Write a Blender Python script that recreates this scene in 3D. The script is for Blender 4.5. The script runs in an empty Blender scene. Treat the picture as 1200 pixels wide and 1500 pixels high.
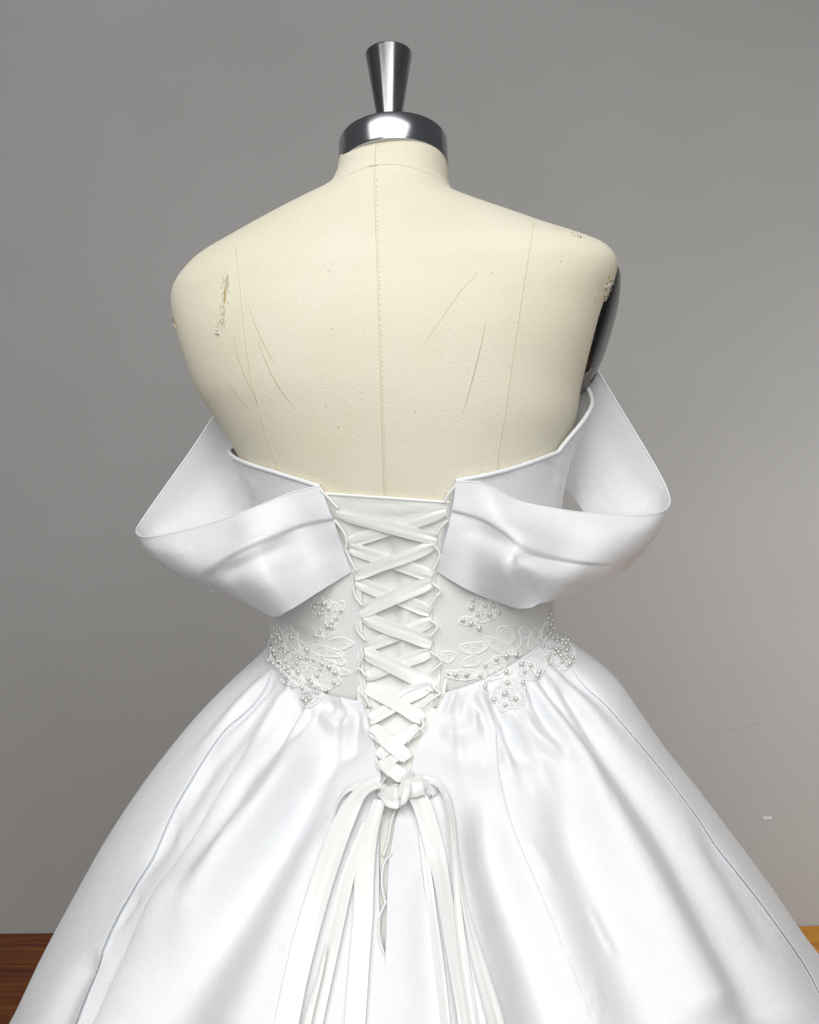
import bpy, bmesh, math, random
import numpy as np
from mathutils import Vector, Matrix
from mathutils.bvhtree import BVHTree
random.seed(7)
rng = np.random.default_rng(7)
C = bpy.context.scene
col = C.collection
R = math.radians

# ------------------------------------------------------------------ camera
F, CX, CY, HC = 1500.0, 600.0, 750.0, 1.2          # focal length in photo pixels; eye height 1.2 m
cam_d = bpy.data.cameras.new('camera')
cam = bpy.data.objects.new('camera', cam_d); col.objects.link(cam)
cam.location = (0, 0, HC); cam.rotation_euler = (R(90), 0, 0)
cam_d.sensor_fit = 'VERTICAL'; cam_d.angle_y = 2*math.atan(750/F); cam_d.clip_start = 0.02; cam_d.clip_end = 60
C.camera = cam
# ------------------------------------------------------------------ world, lamps, exposure
w = bpy.data.worlds.new('World'); C.world = w; w.use_nodes = True
bg = w.node_tree.nodes['Background']; bg.inputs[0].default_value = (0.93, 0.97, 1.0, 1); bg.inputs[1].default_value = 0.09
def area(name, loc, target, sx, sy, power, color):
    l = bpy.data.lights.new(name, 'AREA'); l.shape = 'RECTANGLE'; l.size = sx; l.size_y = sy
    l.energy = power; l.color = color
    o = bpy.data.objects.new(name, l); col.objects.link(o); o.location = loc
    o.rotation_euler = (Vector(target)-Vector(loc)).to_track_quat('-Z', 'Y').to_euler()
    return o
area('ceiling_panel', (-0.5, -1.6, 3.55), (0.0, 0.9, 1.0), 4.6, 2.5, 92, (1.0, 0.995, 0.985))
area('front_fill', (0.2, -3.4, 1.75), (0.0, 0.9, 1.1), 3.4, 1.9, 52, (1.0, 0.995, 0.985))  # added fill light behind the camera, no real source there
area('side_panel', (2.0, 1.5, 1.2), (1.75, 2.95, 0.1), 0.9, 0.9, 15, (0.96, 0.985, 1.0))
C.view_settings.view_transform = 'Standard'; C.view_settings.look = 'None'
C.view_settings.exposure = 0.37; C.view_settings.gamma = 1.0

# ------------------------------------------------------------------ helpers
def P(px, py, d):
    return np.array([(px-CX)/F*d, d, HC-(py-CY)/F*d])
def pix(p):
    p = np.asarray(p); d = p[..., 1]
    return CX+p[..., 0]/d*F, CY-(p[..., 2]-HC)/d*F
def cr(ctrl, ts):
    """Catmull-Rom through control rows, ts in index units"""
    c = np.asarray(ctrl, float); n = len(c); ts = np.clip(np.asarray(ts, float), 0, n-1)
    i = np.minimum(ts.astype(int), n-2); f = (ts-i).reshape(-1, *([1]*(c.ndim-1)))
    p0 = np.where((i > 0).reshape(f.shape), c[np.maximum(i-1, 0)], 2*c[i]-c[i+1])
    p3 = np.where((i+2 < n).reshape(f.shape), c[np.minimum(i+2, n-1)], 2*c[i+1]-c[i])
    p1, p2 = c[i], c[i+1]
    return 0.5*((2*p1)+(-p0+p2)*f+(2*p0-5*p1+4*p2-p3)*f**2+(-p0+3*p1-3*p2+p3)*f**3)
def smooth_line(pts, n):
    return cr(pts, np.linspace(0, len(pts)-1, n))
def sstep(a, b, x):
    t = np.clip((x-a)/(b-a), 0, 1); return t*t*(3-2*t)
def link(name, me, mat, parent=None, smooth=True):
    if mat is not None: me.materials.append(mat)
    if smooth: me.polygons.foreach_set('use_smooth', [True]*len(me.polygons))
    o = bpy.data.objects.new(name, me); col.objects.link(o)
    if parent: o.parent = parent
    return o
def grid(name, pts, mat, parent=None, closed=False, thick=0, flip=False, crisp=True):
    pts = np.asarray(pts); n, m = pts.shape[:2]
    idx = np.arange(n*m).reshape(n, m)
    if closed: idx = np.concatenate([idx, idx[:, :1]], 1)
    q = np.stack([idx[:-1, :-1], idx[:-1, 1:], idx[1:, 1:], idx[1:, :-1]], -1).reshape(-1, 4)
    if flip: q = q[:, ::-1]
    me = bpy.data.meshes.new(name)
    me.from_pydata(pts.reshape(-1, 3).tolist(), [], q.tolist())
    o = link(name, me, mat, parent)
    if thick:
        md = o.modifiers.new('thickness', 'SOLIDIFY'); md.thickness = thick; md.offset = 0
        if crisp: es = o.modifiers.new('crisp_rim', 'EDGE_SPLIT'); es.split_angle = R(55)
    return o
def normals(g):
    du = np.gradient(g, axis=0); dv = np.gradient(g, axis=1)
    n = np.cross(du, dv); n /= np.linalg.norm(n, axis=-1, keepdims=True)+1e-12
    return n
def facing(g):
    n = normals(g); view = np.array([0, 0, HC])-g
    s = np.sign((n*view).sum(-1, keepdims=True)); s[s == 0] = 1
    return n*s
def tube_pts(path, r, k=8):
    path = np.asarray(path); n = len(path)
    r = np.broadcast_to(np.asarray(r, float), (n,))
    t = np.gradient(path, axis=0); t /= np.linalg.norm(t, axis=1, keepdims=True)+1e-12
    ref = np.array([0.13, -0.98, 0.1])
    u = np.cross(t, ref); u /= np.linalg.norm(u, axis=1, keepdims=True)+1e-12
    v = np.cross(t, u)
    a = np.linspace(0, 2*math.pi, k, endpoint=False)
    return path[:, None]+r[:, None, None]*(u[:, None]*np.cos(a)[None, :, None]+v[:, None]*np.sin(a)[None, :, None])
def tube(name, path, r, mat, parent, k=8):
    g = tube_pts(path, r, k)
    o = grid(name, g, mat, parent, closed=True)
    return o
class Pack:
    """several grids joined into one mesh"""
    def __init__(s): s.v = []; s.f = []; s.n = 0
    def add(s, g, closed=False):
        n, m = g.shape[:2]; idx = np.arange(n*m).reshape(n, m)+s.n
        if closed: idx = np.concatenate([idx, idx[:, :1]], 1)
        s.f += np.stack([idx[:-1, :-1], idx[:-1, 1:], idx[1:, 1:], idx[1:, :-1]], -1).reshape(-1, 4).tolist()
        s.v += g.reshape(-1, 3).tolist(); s.n += n*m
    def build(s, name, mat, parent):
        me = bpy.data.meshes.new(name); me.from_pydata(s.v, [], s.f); return link(name, me, mat, parent)
def lathe(name, prof, mat, parent, M=None, k=96, caps=True):
    prof = np.asarray(prof, float); a = np.linspace(0, 2*math.pi, k, endpoint=False)
    g = np.stack([prof[:, 0, None]*np.cos(a), prof[:, 0, None]*np.sin(a), np.broadcast_to(prof[:, 1, None], (len(prof), k))], -1)
    o = grid(name, g, mat, parent, closed=True); o.modifiers.new('crisp_rim', 'EDGE_SPLIT').split_angle = R(28)
    if M is not None: o.matrix_basis = M
    return o
def empty(name, loc, label, cat, kind=None):
    o = bpy.data.objects.new(name, None); col.objects.link(o); o.location = loc; o.empty_display_size = .1
    o['label'] = label; o['category'] = cat
    if kind: o['kind'] = kind
    return o
def seg_dist(px, py, line):
    """distance to a pixel polyline, signed side (+ = right of travel, in picture axes) and position 0..1 along it"""
    line = np.asarray(line, float); best = np.full(px.shape, 1e9); side = np.zeros(px.shape); pos = np.zeros(px.shape)
    L = np.concatenate([[0], np.cumsum(np.linalg.norm(np.diff(line, axis=0), axis=1))])
    for i in range(len(line)-1):
        a, b = line[i], line[i+1]; ab = b-a; l2 = (ab**2).sum()
        t = ((px-a[0])*ab[0]+(py-a[1])*ab[1])/l2; tc = np.clip(t, 0, 1)
        dx = px-(a[0]+tc*ab[0]); dy = py-(a[1]+tc*ab[1]); d = np.hypot(dx, dy)
        m = d < best
        best = np.where(m, d, best); side = np.where(m, np.sign(-ab[1]*(px-a[0])+ab[0]*(py-a[1])), side)
        pos = np.where(m, (L[i]+tc*math.sqrt(l2))/L[-1], pos)
    return best, side, pos
def sculpt(g, strokes, mask=None, limit=.45, nrm=None, inward=None):
    """push the cloth in or out along folds: ridges (both sides) and steps (a pleat edge lying over the cloth beside it)"""
    px, py = pix(g); h = np.zeros(px.shape)
    for st in strokes:
        kind, line, width, height = st[:4]
        fade = st[4] if len(st) > 4 else (0.12, 0.2)
        line = smooth_line(np.array(line, float), max(8, 5*len(line)))
        d, s, pos = seg_dist(px, py, line)
        height = math.copysign(min(abs(height), limit*6e-4*(np.mean(width)+1)), height)
        if kind == 'ridge': fade = tuple(max(f, .28) if f > 0 else 0 for f in fade)
        wd = width if np.isscalar(width) else width[0]+(width[1]-width[0])*pos
        env = np.ones(px.shape)
        if fade[0] > 0: env = env*sstep(0, fade[0], pos)
        if fade[1] > 0: env = env*sstep(0, fade[1], 1-pos)
        if kind == 'ridge': h += height*env*np.exp(-(d/wd)**2)
        else:                                        # step: high on the right-hand side, dropping sharply at the line
            sd = d*s
            up = sstep(-2.6, 2.6, sd)*np.exp(-np.maximum(sd, 0)/wd)
            h += height*env*up
    if mask is not None: h = h*mask
    if inward is not None: h = np.where(h < 0, h*inward, h)
    return g+(facing(g) if nrm is None else nrm)*h[..., None]

# ------------------------------------------------------------------ materials
def mat(name, base, rough=.5, metal=0, **kw):
    m = bpy.data.materials.new(name); m.use_nodes = True
    b = m.node_tree.nodes['Principled BSDF']
    b.inputs['Base Color'].default_value = (*base, 1); b.inputs['Roughness'].default_value = rough; b.inputs['Metallic'].default_value = metal
    for k, v in kw.items(): b.inputs[k.replace('_', ' ')].default_value = v
    return m
def nodes(m): return m.node_tree.nodes, m.node_tree.links, m.node_tree.nodes['Principled BSDF']
def add_bump(m, scale, strength, dist=.001, detail=3, stretch=None, coord='Object'):
    N, L, b = nodes(m)
    tc = N.new('ShaderNodeTexCoord'); mp = N.new('ShaderNodeMapping'); nz = N.new('ShaderNodeTexNoise'); bp = N.new('ShaderNodeBump')
    L.new(tc.outputs[coord], mp.inputs[0]); L.new(mp.outputs[0], nz.inputs['Vector']); L.new(nz.outputs[0], bp.inputs['Height']); L.new(bp.outputs[0], b.inputs['Normal'])
    if stretch: mp.inputs['Scale'].default_value = stretch
    nz.inputs['Scale'].default_value = scale; nz.inputs['Detail'].default_value = detail
    bp.inputs['Strength'].default_value = strength; bp.inputs['Distance'].default_value = dist
    return nz
def add_tint(m, scale, c1, c2, lo=.35, hi=.65, detail=4, stretch=None):
    N, L, b = nodes(m)
    tc = N.new('ShaderNodeTexCoord'); mp = N.new('ShaderNodeMapping'); nz = N.new('ShaderNodeTexNoise'); rp = N.new('ShaderNodeValToRGB')
    L.new(tc.outputs['Object'], mp.inputs[0]); L.new(mp.outputs[0], nz.inputs['Vector']); L.new(nz.outputs[0], rp.inputs[0]); L.new(rp.outputs[0], b.inputs['Base Color'])
    if stretch: mp.inputs['Scale'].default_value = stretch
    nz.inputs['Scale'].default_value = scale; nz.inputs['Detail'].default_value = detail
    rp.color_ramp.elements[0].position = lo; rp.color_ramp.elements[0].color = (*c1, 1)
    rp.color_ramp.elements[1].position = hi; rp.color_ramp.elements[1].color = (*c2, 1)
    return rp
satin = mat('white_satin', (.825, .838, .856), .40, Sheen_Weight=.2, Sheen_Roughness=.4, Specular_IOR_Level=.5)
add_bump(satin, 800, .38, .0009, 3)
def add_bump2(m, scale, strength, dist):
    N, L, b = nodes(m); b1 = [n for n in N if n.type == 'BUMP'][0]
    tc = N.new('ShaderNodeTexCoord'); nz = N.new('ShaderNodeTexNoise'); bp = N.new('ShaderNodeBump')
    L.new(tc.outputs['Object'], nz.inputs['Vector']); L.new(nz.outputs[0], bp.inputs['Height']); nz.inputs['Scale'].default_value = scale; nz.inputs['Detail'].default_value = 3
    bp.inputs['Strength'].default_value = strength; bp.inputs['Distance'].default_value = dist; L.new(bp.outputs[0], b1.inputs['Normal'])
add_bump2(satin, 42, .16, .006)
ribbon_m = mat('ivory_satin_ribbon', (.89, .895, .875), .32, Sheen_Weight=.2)
add_bump(ribbon_m, 700, .10, .0006, 2)
matte = mat('white_bodice_cloth', (.79, .785, .76), .75, Sheen_Weight=.3)
add_bump(matte, 420, .28, .0012, 5)
lining = mat('ivory_lining', (.84, .845, .80), .5)
add_bump(lining, 260, .2, .002, 4)
canvas = mat('cream_canvas', (.75, .68, .52), .85, Sheen_Weight=.15)
add_tint(canvas, 9, (.84, .785, .605), (.885, .84, .69), .3, .7, 6)
add_bump(canvas, 1100, .6, .0014, 3)
thread_m = mat('tan_thread', (.68, .60, .43), .9)
pencil_m = mat('pencil_line', (.50, .43, .28), .9)
foam_m = mat('yellowed_padding', (.42, .33, .09), .95)
fray_m = mat('frayed_threads', (.84, .80, .70), .9)
chrome = mat('polished_steel', (.42, .43, .45), .2, 1)
steel = mat('brushed_steel', (.33, .33, .335), .2, 1)
add_tint(steel, 6, (.20, .20, .205), (.46, .465, .48), .38, .64, 5, (9, 9, .12))
blackm = mat('black_plate', (.008, .008, .010), .2, Specular_IOR_Level=.35)
greyband = mat('grey_edge_band', (.20, .20, .20), .6)
pearl_m = mat('pearl', (.78, .765, .735), .18, .35, Coat_Weight=.6, Coat_Roughness=.08, Specular_IOR_Level=.7)
lace_m = mat('lace_embroidery', (.90, .90, .885), .55, Sheen_Weight=.3)
sequin_m = mat('clear_sequin', (.82, .83, .84), .18, 0, Coat_Weight=.6)
tulle_m = mat('lace_mesh', (.82, .82, .79), .7)
nodes(tulle_m)[2].inputs['Alpha'].default_value = .45
wall_m = mat('grey_wall_paint', (.36, .355, .345), .7)
add_tint(wall_m, 1.1, (.355, .353, .345), (.395, .393, .385), .3, .7, 5)
add_bump(wall_m, 260, .10, .0015, 4)
chip_m = mat('bare_plaster', (.6, .6, .59), .9)
scuff_m = mat('grey_scuff', (.345, .34, .33), .8)
wood = mat('varnished_wood', (.2, .06, .015), .5, Specular_IOR_Level=.25)
rp = add_tint(wood, 3.2, (.10, .020, .004), (.26, .080, .010), .32, .7, 8, (1.2, 14, 14))
rp.color_ramp.elements.new(.5).color = (.17, .042, .006, 1)

# ------------------------------------------------------------------ room surfaces in view
def box(name, x0, x1, y0, y1, z0, z1, m, parent=None, bev=0):
    bm = bmesh.new(); bmesh.ops.create_cube(bm, size=1)
    for v in bm.verts: v.co = Vector(((x0+x1)/2+v.co.x*(x1-x0), (y0+y1)/2+v.co.y*(y1-y0), (z0+z1)/2+v.co.z*(z1-z0)))
    if bev: bmesh.ops.bevel(bm, geom=bm.edges[:], offset=bev, segments=2, affect='EDGES')
    me = bpy.data.meshes.new(name); bm.to_mesh(me); bm.free()
    return link(name, me, m, parent, smooth=False)
WD = 1.2*F/617
wall = box('wall', -4, 4, 0, .12, -.05, 3.0, wall_m)
wall.location = (0, WD+.03, 0); wall.rotation_euler = (0, 0, R(1.35)); wall['kind'] = 'structure'; wall['label'] = 'plain grey painted wall behind the dress'
def wall_piece(name, outline, m, thick):
    """small flat mark on the wall: chipped paint or a scuff"""
    bm = bmesh.new(); vs = []
    for px, py in outline:
        d = WD+.03; p = P(px, py, d); a = R(1.35)
        lx = p[0]/math.cos(a); d2 = WD+.03+lx*math.sin(a); p = P(px, py, d2)
        vs.append(bm.verts.new((p[0]/math.cos(a), 0.0, p[2])))
    f = bm.faces.new(vs); r = bmesh.ops.extrude_face_region(bm, geom=[f])
    for v in r['geom']:
        if isinstance(v, bmesh.types.BMVert): v.co.y -= thick
    bmesh.ops.recalc_face_normals(bm, faces=bm.faces[:])
    me = bpy.data.meshes.new(name); bm.to_mesh(me); bm.free()
    return link(name, me, m, wall, smooth=False)
wall_piece('paint_chip', [(1117, 1196), (1121, 1195), (1125, 1196.5), (1129, 1195.5), (1131, 1197), (1130, 1200), (1125, 1199.5), (1121, 1200.5), (1118, 1199)], chip_m, .0008)
wall_piece('scuff', [(1094, 1064), (1104, 1061), (1113, 1060), (1113, 1061.6), (1104, 1063.2), (1095, 1065.4)], scuff_m, .0006)
wall_piece('scuff', [(1048, 1073), (1066, 1069), (1084, 1066.4), (1084, 1067), (1066, 1070), (1048, 1074)], scuff_m, .0006)
floor = box('floor', -3.2, 3.2, -.6, WD+.027, -.06, -.019, mat('subfloor', (.03, .012, .006), .8))
floor['kind'] = 'structure'; floor['label'] = 'varnished reddish brown plank floor'
wood_lit = mat('varnished_wood_lit', (.5, .2, .02), .5, Specular_IOR_Level=.25)  # same floor wood, with the light on its right side painted into the colour
rp2 = add_tint(wood_lit, 3.2, (.42, .15, .012), (.62, .29, .03), .32, .7, 8, (1.2, 14, 14))
pm = {}
y = WD+.0275; row = 0
floor.rotation_euler = (0, 0, R(1.35)); floor.location = ((WD+.03)*math.sin(R(1.35)), (WD+.03)*(1-math.cos(R(1.35))), 0)
while y > .5:
    y1 = y; y0 = y-.205; x = -3.1+(row % 3)*.41
    while x < 3.1:
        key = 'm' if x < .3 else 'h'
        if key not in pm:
            o = box('plank', 0, 1.216, 0, .2035, -.0188, 0, wood if key == 'm' else wood_lit, floor, .0012); pm[key] = o.data
        else:
            o = bpy.data.objects.new('plank', pm[key]); col.objects.link(o); o.parent = floor
        o.location = (x, y0, random.uniform(-.0006, .0003)); x += 1.218
    y = y0; row += 1

# ------------------------------------------------------------------ the dress form
D0 = .95; SN = .27
form = empty('dress_form', (P(578, 0, D0)[0], D0, 0), 'cream canvas dress form with steel neck cap, worn canvas and black arm plate', 'dress form')
dress = empty('wedding_dress', (P(590, 0, D0)[0], D0, 0), 'white satin off-shoulder ball gown with laced back on the dress form', 'dress')
for o in (form, dress): pass
TR = [  # left outline, right outline, centre offset in depth, half depth
    ((505, 218), (653, 224), .037, .047), ((500, 250), (655, 258), .036, .050), ((497, 262), (658, 270), .034, .051), ((484, 281), (670, 284), .030, .054), ((440, 302), (712, 300), .025, .058),
    ((395, 325), (760, 316), .020, .064), ((345, 353), (810, 333), .013, .070), ((300, 380), (855, 347), .008, .076),
    ((277, 402), (888, 360), .004, .081), ((263, 425), (903, 378), .001, .086), ((260, 448), (902, 402), 0, .090),
    ((257, 485), (888, 443), 0, .097), ((270, 528), (872, 495), 0, .102), ((290, 577), (854, 557), .002, .105),
    ((316, 617), (845, 610), .004, .105), ((350, 672), (828, 665), .008, .103), ((375, 740), (815, 735), .013, .098),
    ((392, 830), (808, 820), .018, .092), ((404, 920), (804, 915), .020, .090), ((392, 980), (818, 975), .018, .088),
    ((372, 1050), (838, 1045), .018, .088), ((365, 1150), (845, 1150), .018, .088)]
def row_axes(l, r, c, b, sn=SN, d0=D0):
    hw = (r[0]-l[0])/2/F*d0
    Lp = P(*l, d0+c+hw*sn); Rp = P(*r, d0+c-hw*sn)
    Cn = (Lp+Rp)/2; A = (Rp-Lp)/2
    hz = np.array([A[0], A[1], 0]); hz /= np.linalg.norm(hz)
    B = np.array([hz[1], -hz[0], 0])*b           # towards the camera
    return np.concatenate([Cn, A, B])
TGT = np.array([(l, r) for l, r, _, _ in TR], float)
def fit_rows(build, rows, tgt, n_it=6, first=1):
    """nudge the row ends until the silhouette seen from the eye runs through the outline points"""
    ends = tgt.copy()
    for _ in range(n_it):
        g = build(np.array([row_axes(e[0], e[1], *r[2:]) for e, r in zip(ends, rows)])); px, py = pix(g)
        for k in range(first, len(rows)):
            for side in (0, 1):
                ty_ = tgt[k, side, 1]; m = np.abs(py-ty_) < 3.0
                if not m.any(): continue
                x = px[m].min() if side == 0 else px[m].max()
                ends[k, side, 0] += np.clip(.8*(tgt[k, side, 0]-x), -14, 14)
    return ends

def torso_grid(A):
    global TA
    TA = A; V, T = np.meshgrid(np.linspace(0, len(TR)-1, 420), np.linspace(0, 2*math.pi, 180, endpoint=False), indexing='ij')
    return torso(V.ravel(), T.ravel()).reshape(420, 180, 3)
def torso(v, t, off=0.0):
    """v row index (n,), t angle (n,): 0 right, pi/2 towards the viewer, pi left"""
    a = cr(TA, v); c, s = np.cos(t)[..., None], np.sin(t)[..., None]
    e = .92
    cc = np.sign(c)*np.abs(c)**e; ss = np.sign(s)*np.abs(s)**e
    A = a[:, 3:6]; B = a[:, 6:9]
    la = np.linalg.norm(A, axis=1, keepdims=True); lb = np.linalg.norm(B, axis=1, keepdims=True)
    off = np.broadcast_to(np.asarray(off, float), t.shape)[..., None]
    return a[:, :3]+A*(1+off/la)*cc+B*(1+off/lb)*ss
ends = fit_rows(torso_grid, [(r[0], r[1], r[2], r[3]) for r in TR], TGT, first=11)
TA = np.array([row_axes(e[0], e[1], r[2], r[3]) for e, r in zip(ends, TR)])
vs = np.linspace(0, 21, 169); ts = np.linspace(0, 2*math.pi, 200, endpoint=False)
V, T = np.meshgrid(vs, ts, indexing='ij')
TG = torso(V.ravel(), T.ravel()).reshape(len(vs), len(ts), 3)
def own(o, root):                                  # built in world space, hung on the root
    o.parent = root; o.matrix_parent_inverse = Matrix.Translation(root.location).inverted(); return o
def fgrid(name, g, m, root=form, **k): return own(grid(name, g, m, None, **k), root)
cover = fgrid('canvas_torso', TG, canvas, closed=True)
def bvh(g, closed=False):
    n, m = g.shape[:2]; idx = np.arange(n*m).reshape(n, m)
    if closed: idx = np.concatenate([idx, idx[:, :1]], 1)
    q = np.stack([idx[:-1, :-1], idx[:-1, 1:], idx[1:, 1:], idx[1:, :-1]], -1).reshape(-1, 4)
    return BVHTree.FromPolygons([tuple(p) for p in g.reshape(-1, 3)], q.tolist())
eye = Vector((0, 0, HC))
def drop(px, py, trees, off=0.0):
    """the point of a surface seen at a place of the photo, lifted off it along its normal"""
    d = Vector(P(px, py, 1.0))-eye; d.normalize(); best = None
    for t in trees:
        h = t.ray_cast(eye, d, 5)
        if h[0] is not None and (best is None or h[3] < best[3]): best = h
    if best is None:
        for t in trees:
            h = t.find_nearest(eye+d*.9)
            if best is None or h[3] < best[3]: best = h
    n = best[1] if best[1].dot(d) < 0 else -best[1]
    return np.array(best[0]+n*off), np.array(n)
def dline(pts, trees, off, n):
    pp = smooth_line(np.array(pts, float), n)
    return np.array([drop(x, y, trees, off)[0] for x, y in pp])
BT = bvh(TG, True)
# --- neck ring, cone, plates
ringc = P(577, 246, D0+.036)
tilt = Matrix.Translation(ringc) @ Matrix.Rotation(R(-13), 4, 'X') @ Matrix.Rotation(R(-2), 4, 'Y')
rr = 80/F*(D0+.036)
prof = [(.001, -.002), (rr*.93, -.002), (rr*.985, -.001), (rr, .001), (rr, .024), (rr*.985, .0262), (rr*.96, .027), (.001, .027)]
own(lathe('collar_ring', prof, chrome, None, tilt), form)
cM = tilt @ Matrix.Translation((-.003, 0, .027)) @ Matrix.Rotation(R(5), 4, 'X') @ Matrix.Rotation(R(1.2), 4, 'Y')
pz = [(.001, 0), (.0118, 0), (.0118, .004), (.0095, .007), (.0100, .010), (.0106, .016), (.0226, .0905), (.0229, .0915), (.0226, .0922), (.0212, .0924), (.020, .0905), (.001, .0895)]
own(lathe('neck_finial', pz, steel, None, cM), form)
def plate(side):
    # shallow dome set in the arm opening
    v = 11.6; e = torso(np.array([v]), np.array([0.0 if side > 0 else math.pi]))[0]
    a = cr(TA, np.array([v]))[0]; ax = a[3:6]/np.linalg.norm(a[3:6])*side; bx = np.array([0, 1.0, 0])
    bx = bx-ax*(bx@ax); bx /= np.linalg.norm(bx); up = np.cross(ax, bx)*side
    if up[2] < 0: up = -up
    # lean the plate to follow the arm opening
    lean = (torso(np.array([9.4]), np.array([0.0 if side > 0 else math.pi]))[0]-torso(np.array([13.2]), np.array([0.0 if side > 0 else math.pi]))[0])
    hh = np.linalg.norm(lean)/2; up = lean/np.linalg.norm(lean); ax = np.cross(up, bx); ax = ax*np.sign(ax[0])*side
    cen = e+bx*.036-ax*(.009 if side > 0 else .026)
    rs = np.array([0, .3, .55, .75, .88, .95, 1, 1, .97]); hs = np.array([.017, .0166, .0155, .013, .0105, .008, .004, -.004, -.008])
    an = np.linspace(0, 2*math.pi, 72, endpoint=False)
    g = cen+rs[:, None, None]*(bx*.046*np.cos(an)[None, :, None]+up*(hh*1.08)*np.sin(an)[None, :, None])+ax*hs[:, None, None]
    o = own(grid('arm_plate', g, blackm, None, closed=True), form)
    # pale band rimming the plate at its foot
    an2 = np.linspace(R(232), R(310), 40); r2 = np.array([.80, .88, .95, 1.0, 1.03]); h2_ = np.interp(r2, rs[:7], hs[:7])+.0012; h2_[-1] = -.004
    gb = cen+r2[:, None, None]*(bx*.046*np.cos(an2)[None, :, None]+up*(hh*1.08)*np.sin(an2)[None, :, None])+ax*h2_[:, None, None]
    own(grid('plate_band', gb, greyband, None, thick=.0008), form)
plate(1); plate(-1)
# --- seams, pencil marks, tears
def strip(name, pts, width, m, off=.0006, n=60, root=form, trees=None):
    trees = trees or [BT]
    c = []; nn = []
    for x, y in smooth_line(np.array(pts, float), n):
        p, q = drop(x, y, trees, off); c.append(p); nn.append(q)
    c = np.array(c); nn = np.array(nn); t = np.gradient(c, axis=0); b = np.cross(nn, t); b /= np.linalg.norm(b, axis=1, keepdims=True)
    wv = np.broadcast_to(width, (n,))[:, None]/2
    g = np.stack([c-b*wv-nn*.0008, c-b*wv*.6, c+b*wv*.6, c+b*wv-nn*.0008], 1)
    return own(grid(name, g, m, None), root)
def stitches(name, pts, m, root=form, step=5.0, dash=3.0, width=.0008):
    pk = Pack(); pp = smooth_line(np.array(pts, float), 200); L = np.concatenate([[0], np.cumsum(np.linalg.norm(np.diff(pp, axis=0), axis=1))])
    s = 1.0
    while s+dash < L[-1]:
        q = [(np.interp(k, L, pp[:, 0]), np.interp(k, L, pp[:, 1])) for k in (s, s+dash/2, s+dash)]
        pth = np.array([drop(x+random.uniform(-.4, .4), y, [BT], .0004)[0] for x, y in q])
        pk.add(tube_pts(pth, width/2, 5), True); s += step*random.uniform(.8, 1.5)
    o = own(pk.build(name, m, None), root); o['kind'] = 'stuff'; return o
seam_t = mat('seam_groove', (.70, .63, .45), .95)
centre = [(551, 212), (550, 232), (549, 262), (550, 320), (553, 400), (556, 500), (559, 600), (562, 700), (563, 735)]
strip('seam', centre, .0011, seam_t, .0004, 120); stitches('seam_stitching', [(x+3, y) for x, y in centre[2:]], thread_m, dash=2.2, step=6, width=.0006)
strip('seam', [(501, 262), (515, 254), (535, 246), (550, 242), (575, 241), (600, 245), (630, 255), (653, 271)], .0011, seam_t, .0004)
strip('thread_tag', [(541, 244), (547, 243), (553, 242)], .0020, thread_m, .001, 8)
lp = [(346, 362), (350, 400), (357, 470), (366, 540), (380, 600), (395, 650), (409, 690)]
rp_ = [(782, 326), (775, 370), (764, 440), (752, 520), (741, 600), (731, 660), (727, 700)]
strip('seam', lp, .0009, seam_t, .0003); stitches('seam_stitching', lp, thread_m, dash=2.0, step=7, width=.0005)
strip('seam', rp_, .0009, seam_t, .0003); stitches('seam_stitching', rp_, thread_m, dash=2.0, step=7, width=.0005)
for pts, wd in (([(364, 445), (376, 480), (391, 512), (404, 535)], .0006), ([(378, 500), (395, 542), (414, 575), (434, 599)], .0008),
                ([(342, 487), (348, 520), (360, 553), (376, 588), (388, 630)], .0006), ([(330, 552), (350, 580), (372, 608)], .0004),
                ([(713, 465), (706, 500), (695, 545), (684, 585), (677, 607)], .0009), ([(700, 400), (672, 430), (645, 470), (618, 508)], .0004)):
    strip('pencil_mark', pts, np.sin(np.linspace(.15, math.pi-.1, 40))*wd, pencil_m, .0003, 40)
def specks():
    pk = Pack()
    for i in range(26):
        x = random.uniform(300, 850); y = random.uniform(330, 690)
        try: p, n = drop(x, y, [BT], .0001)
        except Exception: continue
        if p[1] > .96: continue
        r = random.choice([.00035, .0004, .0005, .0007]); a = np.linspace(0, 2*math.pi, 6, endpoint=False)
        b1 = np.cross(n, [0, 0, 1]); b1 /= np.linalg.norm(b1); b2 = np.cross(n, b1)
        g = np.stack([p+n*.0003+0*a[:, None]*b1, p+r*(np.cos(a)[:, None]*b1+np.sin(a)[:, None]*b2)*1.0], 0)
        pk.add(g, True)
    o = own(pk.build('canvas_specks', mat('brown_specks', (.50, .43, .29), .95), None), form); o['kind'] = 'stuff'
specks()
def tear(pts, n_thread, spread, hole):
    strip('tear', hole, np.sin(np.linspace(.1, math.pi-.1, 20))*.0030, foam_m, .0006, 20)
    pk = Pack()
    for i in range(n_thread):
        k = random.random()*(len(pts)-1); j = min(int(k), len(pts)-2); f = k-j
        x = pts[j][0]*(1-f)+pts[j+1][0]*f+random.gauss(0, spread); y = pts[j][1]*(1-f)+pts[j+1][1]*f
        q = []; a = random.uniform(-.5, .5); x0, y0 = x, y
        p, nn = drop(x, y, [BT], 0)
        for s in range(5):
            q.append(drop(x0, y0, [BT], .0003+.0016*math.sin(s/4*math.pi)*random.uniform(.4, 1.1))[0])
            x0 += math.sin(a)*2.0+random.gauss(0, .7); y0 += math.cos(a)*1.6
        pk.add(tube_pts(np.array(q), random.uniform(.0002, .00034), 5), True)
    own(pk.build('frayed_threads', fray_m, None), form)['kind'] = 'stuff'
tear([(333, 400), (331, 425), (328, 450), (326, 478)], 44, 2.6, [(334, 403), (332, 418), (330, 430), (329, 445)])
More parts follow.
